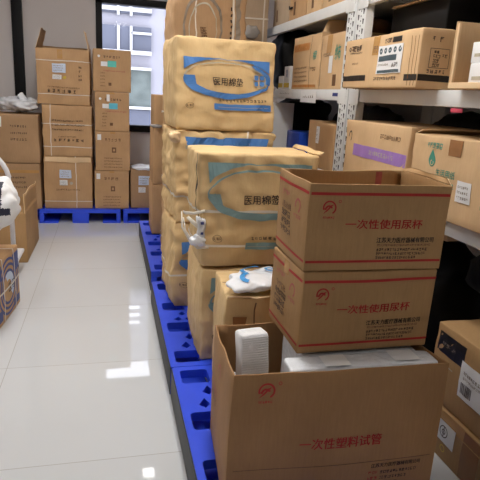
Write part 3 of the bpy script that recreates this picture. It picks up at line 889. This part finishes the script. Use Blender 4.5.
# ------------------------------------------------------------------ left foreground: flap carton, trolley, sack, patterned box
c = Carton('flap_carton', 'open carton with one side flap raised, standing on the floor at the left', (-.905, 4.83, .001), (.50, .74, .41), 'cb_brown', bulge=.006, amp=.004, seed=101, open_top=True, inner='cb_dull', top_amp=.01)
c.flap('R', .15, -3, skew=.06); c.flap('F', .10, -60); c.flap('L', .15, 30)
c.finish()
e = empty('platform_trolley', (-.96, 4.13, 0), 'white tubular trolley whose curved handle rises at the left edge', 'trolley')
b = MB(); b.box(-.32, .30, -.20, .22, .13, .16, M['metal'], .01); b.build('platform', e)
b = MB()
pts = [(.285, -.16, .16), (.285, -.16, .70)]
for k in range(9):
    a = R(k * 11.25); pts.append((.285 - .22 + .22 * math.cos(a), -.16, .74 + .24 * math.sin(a)))
pts += [(-.06, -.16, .98)]
for k in range(9):
    a = R(90 + k * 11.25); pts.append((-.08 + .22 * math.cos(a), -.16, .74 + .24 * math.sin(a)))
pts += [(-.30, -.16, .16)]
b.tube(pts, .017, M['metal'], 12); b.build('handle', e)
for sx in (-.25, .24):
    for sy in (-.13, .15):
        b = MB()
        b.tube([(sx - .016, sy, .065), (sx + .016, sy, .065)], .064, M['rubber'], 20); wob = b.build('wheel', e)
        b = MB(); b.tube([(sx - .019, sy, .065), (sx + .019, sy, .065)], .028, M['metal'], 14); b.build('hub', wob)
c = Carton('patterned_carton', 'box with blue and white swirl print and white straps at the left edge', (-.875, 3.38, .001), (.52, .50, .40), 'cb_back', rz=-6, bulge=.006, amp=.004, seed=111)
for (cy, rr) in ((.26, .20), (.26, .16), (.25, .12)):
    c.arc('R', (cy, .20), rr - .012, rr + .008, 0, 360, 'navyprint', 40, .86)
c.patch('R', .36, .49, .25, .37, 'navyprint'); c.patch('R', .34, .48, .03, .08, 'navyprint'); c.patch('R', .03, .13, .28, .37, 'navyprint'); c.patch('R', .02, .12, .03, .10, 'navyprint')
c.arc('R', (.25, .2), .05, .105, -50, 120, 'paleblue', 24, .9)
c.text('R', '医用', .24, .36, .16, .22, 'ink')
c.strap(y=.13, wd=.012); c.strap(z=.20, wd=.012); c.strap(y=-.1, wd=.012)
c.finish()
b = MB(); b.blob((0, 0, 0), (.30, .32, .54), M['cloth'], .75, .16, 6, 6, 150, 100, Matrix.Rotation(R(52), 3, 'Y'))
zmin = min(v.z for v in b.v)
for v in b.v: v.z -= zmin
k = b.mi(M['navycloth'])
for i, f_ in enumerate(b.f):
    q = sum((b.v[a] for a in f_), V()) / len(f_)
    if q.y < 0 and ((.08 < q.x < .15 and .26 < q.z < .44) or (.15 <= q.x < .195 and .26 < q.z < .305)): b.fm[i] = k
o = b.build('woven_sack'); o.location = (-.765, 3.44, .402)
tag(o, 'white sack with navy marking slumped on the patterned box', 'sack')

# ------------------------------------------------------------------ storage rack
RX0, RX1 = 1.33, 1.93
LEV = (.985, 1.492, 1.99)
def upright(e, x, y0, y1, side):
    b = MB()
    ym = (y0 + y1) / 2
    b.box(x, x + .003, y0, y1, 0, 2.6, M['rack'], .001)
    b.box(x, x + .045, y0, y0 + .003, 0, 2.6, M['rack'], .001)
    b.box(x, x + .045, y1 - .003, y1, 0, 2.6, M['rack'], .001)
    for i in range(50):
        z = .04 + i * .05
        for k, yy in enumerate((y0 + .028, y1 - .028)):
            zz = z + (.025 if k else 0)
            s = -1 if side else 1
            P = [V((x - .0012, yy - .009, zz + .012)), V((x - .0012, yy + .009, zz + .015)), V((x - .0012, yy + .004, zz - .014)), V((x - .0012, yy - .004, zz - .014))]
            b.add(P, [(0, 1, 2, 3)], M['slot'])
            b.add([V((x - .0012, ym - .004, zz)), V((x - .0012, ym + .004, zz)), V((x - .0012, ym + .004, zz + .008)), V((x - .0012, ym - .004, zz + .008))], [(0, 1, 2, 3)], M['slot'])
    b.build('upright', e)
def rack(label, ya, yb):
    e = empty('storage_rack', (0, 0, 0), label, 'storage rack')
    pw = .115
    for (y0, y1) in ((ya, ya + pw), (yb - pw, yb)):
        upright(e, RX0, y0, y1, 0)
        b = MB(); b.box(RX1 - .045, RX1, y0, y1, 0, 2.6, M['rack'], .003); b.build('upright', e)
    for z in LEV:
        b = MB(); b.box(RX0 + .006, RX0 + .04, ya + pw, yb - pw, z - .07, z - .004, M['rack'], .004)
        for (y0, y1) in ((ya + .02, ya + pw + .02), (yb - pw - .02, yb - .02)):
            b.box(RX0 - .004, RX0 - .0015, y0, y1, z - .085, z - .004, M['rack'], .001)
        b.build('front_beam', e)
        b = MB(); b.box(RX1 - .045, RX1 - .01, ya + pw, yb - pw, z - .07, z - .004, M['rack'], .004); b.build('rear_beam', e)
        b = MB(); b.box(RX0 + .04, RX1 - .046, ya + .01, yb - .01, z - .016, z - .004, M['rack'], .001); b.build('shelf', e)
    return e
near = rack('white perforated-post rack bay nearest the camera on the right', .35, 2.915)
far = rack('white perforated-post rack bay farther down, with paper price tags', 2.925, 5.0)
def ptag(y0, y1, z0, z1, m='white', name='paper_tag', k=0):
    b = MB(); b.grid(lambda u, v: V((RX0 + .0045 - .005 * k - .004 * v * 0, y1 + (y0 - y1) * u, z0 + (z1 - z0) * v)), 2, 2, M[m])
    if m == 'white':
        rnd = random.Random(int(y0 * 100))
        for i in range(6):
            yy = y1 - (y1 - y0) * (.15 + .12 * i); b.add([V((RX0 + .0036 - .005 * k, yy, z0 + (z1 - z0) * .4)), V((RX0 + .0036 - .005 * k, yy - .022, z0 + (z1 - z0) * .4)), V((RX0 + .0036 - .005 * k, yy - .02, z0 + (z1 - z0) * rnd.uniform(.5, .7)))], [(0, 1, 2)], M['dimprint'])
    o = b.build(name, far); o['label'] = 'small blue sticker' if m != 'white' else 'white handwritten paper tag'
ptag(3.93, 4.28, 1.433, 1.483); ptag(3.42, 3.72, 1.40, 1.481, k=1); ptag(3.075, 3.16, 1.448, 1.468, 'navyprint', 'sticker')

def shelfbox(name, label, y0, y1, z0, h, depth=.40, mat='cb_rack', x=1.352, rz=0, **k):
    """box on the rack whose printed front looks into the aisle (y0 near, y1 far)"""
    return Carton(name, label, (x + depth / 2, (y0 + y1) / 2, z0 + .001), (y1 - y0, depth, h), mat, rz=-90 + rz, **k)
Z0, Z1, Z2 = LEV[0] - .003, LEV[1] - .003, LEV[2] - .003
# middle shelf, near bay
c = shelfbox('shelf_carton', 'long box with a black stripe and white sticker, resting against the rack post', 2.05, 2.78, Z1, .237, .40, x=1.225, seed=121, bulge=.004, amp=.004, crush=.005, group='cartons on the middle shelf')
c.patch('F', .005, .27, .035, .062, 'black')
c.arc('F', (.065, .19), .006, .011, 0, 360, 'ink', 14); c.marks('F', .085, .205, .178, .026, 'ink', 4, gap=.1, lo=.9); c.marks('F', .07, .21, .166, .007, 'ink', 5)
c.marks('F', .10, .17, .115, .008, 'inksoft', 6)
c.patch('F', .315, .38, .15, .234, 'tape'); c.marks('F', .325, .37, .16, .03, 'inksoft', 7)
b = c.part('sticker', 'white sticker with slate bands')
c.patch('F', .385, .60, .065, .185, 'white', .003, b); c.patch('F', .385, .60, .065, .185, 'white', .0022, b)
keep = c.b; c.b = b
c.patch('F', .395, .555, .118, .142, 'slate', .0036); c.patch('F', .395, .585, .068, .080, 'slate', .0036)
for q in range(5): c.arc('F', (.41 + q * .042, .163), .004, .013, 0, 360, 'slate', 12, 1, .0036)
c.marks('F', .52, .59, .090, .018, 'ink', 8, .0036, gap=.1, lo=.9); c.marks('F', .395, .49, .098, .009, 'dimprint', 9, .0036)
c.b = keep
c.patch('F', .50, .58, .195, .217, 'black'); c.marks('F', .43, .495, .197, .018, 'ink', 11, gap=.1)
c.marks('F', .37, .58, .036, .015, 'ink', 12, gap=.3)
c.patch('F', .63, .728, .03, .056, 'black'); c.patch('R', .002, .30, .03, .056, 'black')
for u in (.66, .685, .71): c.patch('F', u, u + .004, .01, .21, 'tape_dark')
c.marks('R', .05, .12, .185, .020, 'ink', 3, gap=1.0)
for (u0, u1, v0, v1) in ((.045, .135, .083, .085), (.045, .135, .158, .160), (.045, .047, .083, .16), (.133, .135, .083, .16)): c.patch('R', u0, u1, v0, v1, 'ink')
for q in range(4): c.marks('R', .06, .095, .088 + q * .017, .013, 'ink', 30 + q, gap=.1); c.marks('R', .10, .128, .125, .013, 'ink', 40)
c.marks('R', .04, .13, .062, .014, 'ink', 50, gap=.5)
c.finish()
# carton lying open towards the aisle
e = empty('open_tray_carton', (1.275, 1.36, Z1 + .001), 'tan carton open towards the aisle at the right edge, holding small white boxes', 'cardboard box')
f = lambda p: p + noise.noise_vector(p * 5) * .005 * min(1, p.z * 12)
b = MB(); b.box(0, .44, .534, .54, 0, .242, M['cb_rack'], .002, 8); b.box(.434, .44, 0, .534, 0, .242, M['cb_rack'], .002, 8); b.box(0, .434, 0, .006, 0, .242, M['cb_rack'], .002, 8)
b.box(.006, .434, .006, .534, 0, .006, M['cb_rack'], .002, 8); b.build('body', e, f)
b = MB(); b.box(-.006, 0, .01, .53, 0, .022, M['cb_edge'], .002, 8); b.build('flap', e, f)
b = MB(); b.box(.002, .012, .522, .5339, .0, .235, M['cb_edge'], .002, 4); b.build('corner_fold', e, f)
for (xx, yy, zz, hh, lab) in ((1.42, 1.67, .007, .085, 'lower white box inside the tan carton at the right edge'), (1.425, 1.68, .093, .075, 'upper white box inside the tan carton at the right edge')):
    b = MB(); b.box(-.11, .11, -.16, .16, 0, hh, M['white'], .004); b.box(-.1112, -.11, -.14, .14, hh * .3, hh * .45, M['greyprint'], 0)
    o = b.build('white_box'); o.location = (xx, yy, Z1 + zz + .001); tag(o, lab, 'box', 'small white boxes in the tan carton')
# dark things behind, middle shelf
def blackthing(label, loc, size, seed, m='blackbag', e=.75, amp=.12, name='bag_or_shade_fill', cat='plastic bag'):
    b = MB(); b.blob((0, 0, size[2] / 2), size, M[m], e, amp, 7, seed, 40, 24)
    zmin = min(v.z for v in b.v)
    for v in b.v: v.z -= zmin
    o = b.build(name); o.location = loc; return tag(o, label, cat, 'black bags stuffed in the rack')
blackthing('black bag bulging above the long stickered box on the middle shelf', (1.80, 2.38, Z1 + .002), (.22, .80, .45), 3)
blackthing('black bag behind the tan carton of white boxes on the middle shelf', (1.83, 1.36, Z1 + .002), (.19, 1.1, .46), 4)
e = empty('storage_bin', (1.58, 2.42, Z1 + .242), 'black bin with a tan lid edge lying above the long stickered box', 'storage bin')
b = MB(); b.box(-.11, .10, -.15, .36, 0, .172, M['blackbox'], .01)
b.build('tub', e)
b = MB(); b.box(-.112, .105, -.152, .362, .176, .186, M['cb_rack'], .003); b.build('lid', e)
# middle shelf, far bay
c = shelfbox('shelf_carton', 'tall pale box with green print next to the far side of the rack post', 3.06, 3.46, Z1, .33, .42, seed=124, bulge=.005, amp=.005, group='cartons on the middle shelf')
c.patch('F', .02, .025, .02, .31, 'inksoft'); c.text('F', '纱布', .25, .33, .17, .26, 'green'); c.marks('F', .06, .20, .20, .02, 'inksoft', 3)
c.sticker('F', .17, .225, .10, .20, 'white', 'sticker', ink=False); c.patch('F', .24, .29, .02, .09, 'inksoft'); c.patch('F', .11, .19, .22, .325, 'tape')
c.finish()
c = shelfbox('shelf_carton', 'tall pale box with brown tape left of the green-printed one', 3.465, 4.00, Z1, .36, .42, seed=125, bulge=.006, amp=.007, crush=.008, group='cartons on the middle shelf')
c.patch('F', .02, .33, .26, .31, 'orange'); c.patch('F', .36, .365, .01, .35, 'inksoft'); c.text('F', '棉', .42, .48, .19, .25, 'green'); c.marks('F', .38, .50, .12, .025, 'inksoft', 3)
for q in range(4): c.marks('F', .05, .32, .05 + q * .03, .012, 'inksoft', q + 60)
c.patch('F', .02, .50, .012, .03, 'orange')
c.flap('B', .08, -35); c.flap('R', .08, -6, skew=.2)
c.finish()
for (y0, y1, z0, h, lab, up) in ((4.06, 4.20, Z1, .17, 'white medicine box with yellow band beside the brown-taped shelf box', True), (4.22, 4.34, Z1, .10, 'lower white medicine box farther left on the middle shelf', False)):
    c = shelfbox('medicine_box', lab, y0, y1, z0, h, .14, 'cb_rack', bulge=0, amp=.001, r=.003, group='small medicine boxes', cat='medicine box', n=2)
    c.mat = M['white']; c.b = MB(); c.b.rbox((0, 0, h / 2), (y1 - y0, .14, h), M['white'], .003, 2)
    c.patch('F', .004, y1 - y0 - .004, .012, .045, 'yellow'); c.text('F', '医用', .05, .085, h * .5, h * .85, 'navyprint', vert=True) if up else None
    c.finish()
o = boxobj('grey_box', -.08, .08, -.17, .17, 0, .20, 'dimprint', r=.006); o.location = (1.60, 4.28, Z1 + .001); tag(o, 'dim grey box deep behind the white medicine boxes', 'box')
blackthing('dark bundle lying on top of the tall pale shelf boxes', (1.58, 3.27, Z1 + .336), (.28, .34, .10), 7, 'inksoft', name='cloth_bundle', cat='bundle')
blackthing('added dark fill for the shade at the back of the far middle shelf', (1.84, 3.6, Z1 + .002), (.14, 1.1, .46), 8)  # this and the next three: black lumps added to stand in for shade
blackthing('added dark fill for the shade at the back of the far lower shelf', (1.84, 3.68, Z0 + .002), (.14, 1.2, .41), 12)
blackthing('added dark fill for the shade at the far end of the lower shelf behind the white board', (1.69, 4.68, Z0 + .002), (.42, .58, .42), 15, e=.5)
blackthing('added dark fill for the shade at the far end of the middle shelf', (1.66, 4.70, Z1 + .002), (.50, .56, .46), 16, e=.45)
# lower shelf, near bay
c = shelfbox('shelf_carton', 'box with a purple band on the lower rack shelf, right of the post', 2.135, 2.79, Z0, .345, .40, 'cb_rack', x=1.285, seed=131, bulge=.006, amp=.006, crush=.006, group='cartons on the lower shelf')
c.patch('F', .11, .65, .165, .225, 'purple'); c.marks('F', .30, .55, .185, .022, 'greyprint', 4, gap=.2)
c.marks('F', .40, .60, .275, .02, 'inksoft', 5, gap=.3); c.marks('F', .33, .55, .06, .025, 'ink', 6, gap=.3)
c.arc('F', (.06, .26), .014, .02, -60, 190, 'ink', 14, 1.6)
c.finish()
c = shelfbox('shelf_carton', 'box with green droplet print and a white sticker on the lower shelf at the right', 1.355, 2.125, Z0, .325, .42, 'cb_rack', x=1.30, seed=132, bulge=.006, amp=.006, crush=.006, group='cartons on the lower shelf')
W = .77
c.poly('F', [(.165 + .024 * math.sin(R(a)) * (1 if 90 < a < 270 else max(0, (1 - abs(math.cos(R(a))) * .75))), .225 + .034 * -math.cos(R(a + 180)) * (1.35 if a < 90 or a > 270 else .8)) for a in range(0, 360, 15)], 'green')
c.arc('F', (.165, .215), .008, .012, 0, 360, 'cb_rack', 12, 1, .0022)
c.marks('F', .12, .23, .275, .022, 'green', 3, gap=.2); c.patch('F', .27, .35, .255, .318, 'tape_dark')
c.text('F', '生活用纸', .20, .33, .165, .195, 'green'); c.marks('F', .21, .34, .13, .018, 'green', 4)
c.text('F', '卫生', .52, .62, .12, .29, 'green', vert=True); c.patch('F', .50, .72, .085, .10, 'green'); c.patch('F', .515, .56, .03, .075, 'inksoft')
c.sticker('F', .355, .44, .09, .17, 'white', 'sticker', ink=True)
c.patch('T', .005, W - .005, .19, .23, 'tape')
c.flap('L', .06, -70)
c.finish()
blackthing('added dark fill for the shade behind the purple-banded box on the lower shelf', (1.83, 2.42, Z0 + .002), (.17, .85, .41), 13)  # this and the next: dark filling added to give the shelf its deep shade
blackthing('added dark fill for the shade behind the green droplet box on the lower shelf', (1.84, 1.52, Z0 + .002), (.14, .85, .41), 14)
b = MB(); b.rbox((RX0 + .001, 1.90, 1.41), (.004, .075, .016), M['pinktag'], .0015, 2)
o = b.build('paper_tag', near); o['label'] = 'small pink tag under the middle beam'
# lower shelf, far bay
c = shelfbox('slim_carton', 'slim worn tan box on the lower shelf just left of the rack post', 3.10, 3.41, Z0, .295, .30, 'cb_back', seed=141, bulge=.004, amp=.006, crush=.008, group='slim tan cartons')
c.sticker('F', .01, .06, .16, .27, 'white', 'label', ink=True); c.finish()
c = shelfbox('slim_carton', 'slim tan box farther left on the lower shelf, beside the labelled one', 3.45, 3.68, Z0, .30, .28, 'cb_back', x=1.40, seed=142, bulge=.004, amp=.004, group='slim tan cartons')
c.finish()
o = boxobj('blue_box', -.12, .12, -.15, .15, 0, .19, 'bluebox', r=.01); o.location = (1.54, 4.08, Z0 + .001); tag(o, 'blue plastic box on the far lower shelf', 'box')
o = boxobj('white_board', -.012, .012, -.10, .10, 0, .40, 'white', r=.004); o.location = (1.425, 4.42, Z0 + .001); o.rotation_euler = (0, 0, R(65)); tag(o, 'upright white panel at the far end of the lower shelf', 'panel')
o = boxobj('pale_sheet', -.08, .08, -.10, .10, 0, .012, 'white', r=.004); o.location = (1.47, 3.82, Z0 + .001); tag(o, 'small pale sheet on the lower shelf beside the blue box', 'sheet')
# top shelf
for i, (y0, y1, h, mat) in enumerate(((2.98, 3.50, .36, 'cb_rack'), (3.52, 3.80, .36, 'cb_rack'), (3.82, 4.18, .38, 'cb_back'), (4.20, 4.62, .40, 'cb_grey'))):
    c = shelfbox('top_shelf_carton', ('pale box on the top shelf directly left of the post', 'narrow pale box second from the post on the top shelf', 'tan box third from the post on the top shelf', 'greyish box farthest from the post on the top shelf')[i], y0, y1, Z2, h, .42, mat, seed=151 + i, bulge=.005, amp=.005, group='cartons on the top shelf')
    c.patch('F', .10, .14, .03, .12, 'inksoft')
    if i == 2:
        b = c.part('dark_tie'); b.tube([V((-.17, -.215, .10)), V((-.14, -.222, .08)), V((-.10, -.217, .085))], .007, M['black'], 8)
    c.finish()
c = shelfbox('top_shelf_carton', 'tan box on the top shelf of the near bay', 2.0, 2.78, Z2, .35, .42, 'cb_rack', seed=158, group='cartons on the top shelf'); c.finish()
c = shelfbox('top_shelf_carton', 'tan box on the top shelf nearest the camera', 1.1, 1.96, Z2, .35, .42, 'cb_rack', seed=159, group='cartons on the top shelf'); c.finish()

# floor level under the rack
c = shelfbox('floor_carton', 'lower brown box on the floor at the right edge, with round-stamped label', .95, 1.735, 0, .215, .45, 'cb_brown', x=1.335, seed=161, bulge=.004, amp=.004, group='brown boxes on the floor at the right')
c.patch('F', .01, .775, .165, .212, 'tape'); c.patch('F', .20, .30, .01, .21, 'tape_dark')
b = c.part('label', 'white label with a round stamp'); c.patch('F', .02, .155, .085, .175, 'white', .003, b)
keep = c.b; c.b = b; c.arc('F', (.085, .132), .022, .026, 0, 360, 'ink', 20, 1, .0038); c.arc('F', (.085, .132), .008, .012, 0, 360, 'ink', 12, 1, .0038); c.patch('F', .083, .087, .11, .155, 'ink', .0038); c.b = keep
c.arc('F', (.09, .055), .012, .016, 0, 360, 'yellow', 16)
c.finish()
c = shelfbox('floor_carton', 'upper brown box at the lower right edge, with black print and barcode label', .98, 1.815, .2165, .335, .45, 'cb_brown', x=1.345, seed=162, bulge=.006, amp=.005, crush=.006, group='brown boxes on the floor at the right')
c.patch('F', .02, .20, .215, .305, 'black'); c.marks('F', .05, .15, .25, .016, 'dimprint', 3, gap=.2)
b = c.part('label', 'white barcode label'); c.patch('F', .19, .38, .10, .25, 'white', .003, b)
keep = c.b; c.b = b
rnd = random.Random(5); u = .205
while u < .27: q = rnd.uniform(.002, .005); c.patch('F', u, u + q, .12, .165, 'ink', .0038, n=1); u += q + rnd.uniform(.002, .004)
c.marks('F', .21, .34, .20, .012, 'dimprint', 4, .0038); c.marks('F', .21, .33, .18, .010, 'dimprint', 5, .0038); c.b = keep
c.patch('F', .11, .14, .17, .174, 'greyprint')
c.finish()
b = MB(); b.blob((0, 0, .02), (.34, .62, .045), M['greyfilm'], .6, .12, 7, 4, 40, 16); 
o = b.build('film_sheet'); o.location = (1.58, 1.33, .562); tag(o, 'grey plastic film folded on the upper floor box at the right edge', 'plastic film')
blackthing('large black plastic bag stuffed under the lower shelf, above the floor boxes', (1.66, 1.60, .612), (.42, .72, .30), 17)
blackthing('black plastic bag on the floor behind the brown floor boxes', (1.60, 2.26, .002), (.46, .50, .80), 18)
e = empty('small_carton', (1.58, 2.20, .835), 'small tan carton with clear film tucked under the lower shelf beam', 'cardboard box', -80)
b = MB(); b.rbox((0, 0, .02), (.30, .26, .04), M['cb_rack'], .004, 3); b.build('body', e)
b = MB(); b.blob((-.02, -.15, -.005), (.16, .08, .07), M['clearbag'], .8, .4, 16, 3, 20, 12); b.build('torn_film', e)

# ------------------------------------------------------------------ light, camera, view
w = bpy.data.worlds.new('world'); S.world = w; w.use_nodes = True
bg = w.node_tree.nodes['Background']
bg.inputs['Color'].default_value = (0.90, 0.92, 1.0, 1); bg.inputs['Strength'].default_value = 5.5

cam = bpy.data.cameras.new('camera'); co = bpy.data.objects.new('camera', cam); C.objects.link(co)
ya, pi_, ro = R(14.25862), R(15.1326), R(3.2303)
fw = V((math.sin(ya) * math.cos(pi_), math.cos(ya) * math.cos(pi_), -math.sin(pi_)))
rt = V((math.cos(ya), -math.sin(ya), 0)); up = rt.cross(fw)
rt2 = rt * math.cos(ro) + up * math.sin(ro); up2 = -rt * math.sin(ro) + up * math.cos(ro)
m = Matrix((rt2, up2, -fw)).transposed().to_4x4(); m.translation = V((0, 0, 1.42))
co.matrix_world = m
cam.sensor_width = 36; cam.sensor_fit = 'HORIZONTAL'; cam.lens = 36 * 532.72 / 480; cam.clip_start = .05
S.camera = co
S.view_settings.view_transform = 'Standard'; S.view_settings.look = 'None'
S.view_settings.gamma = 1; S.view_settings.exposure = 0.0; S.view_settings.use_curve_mapping = False
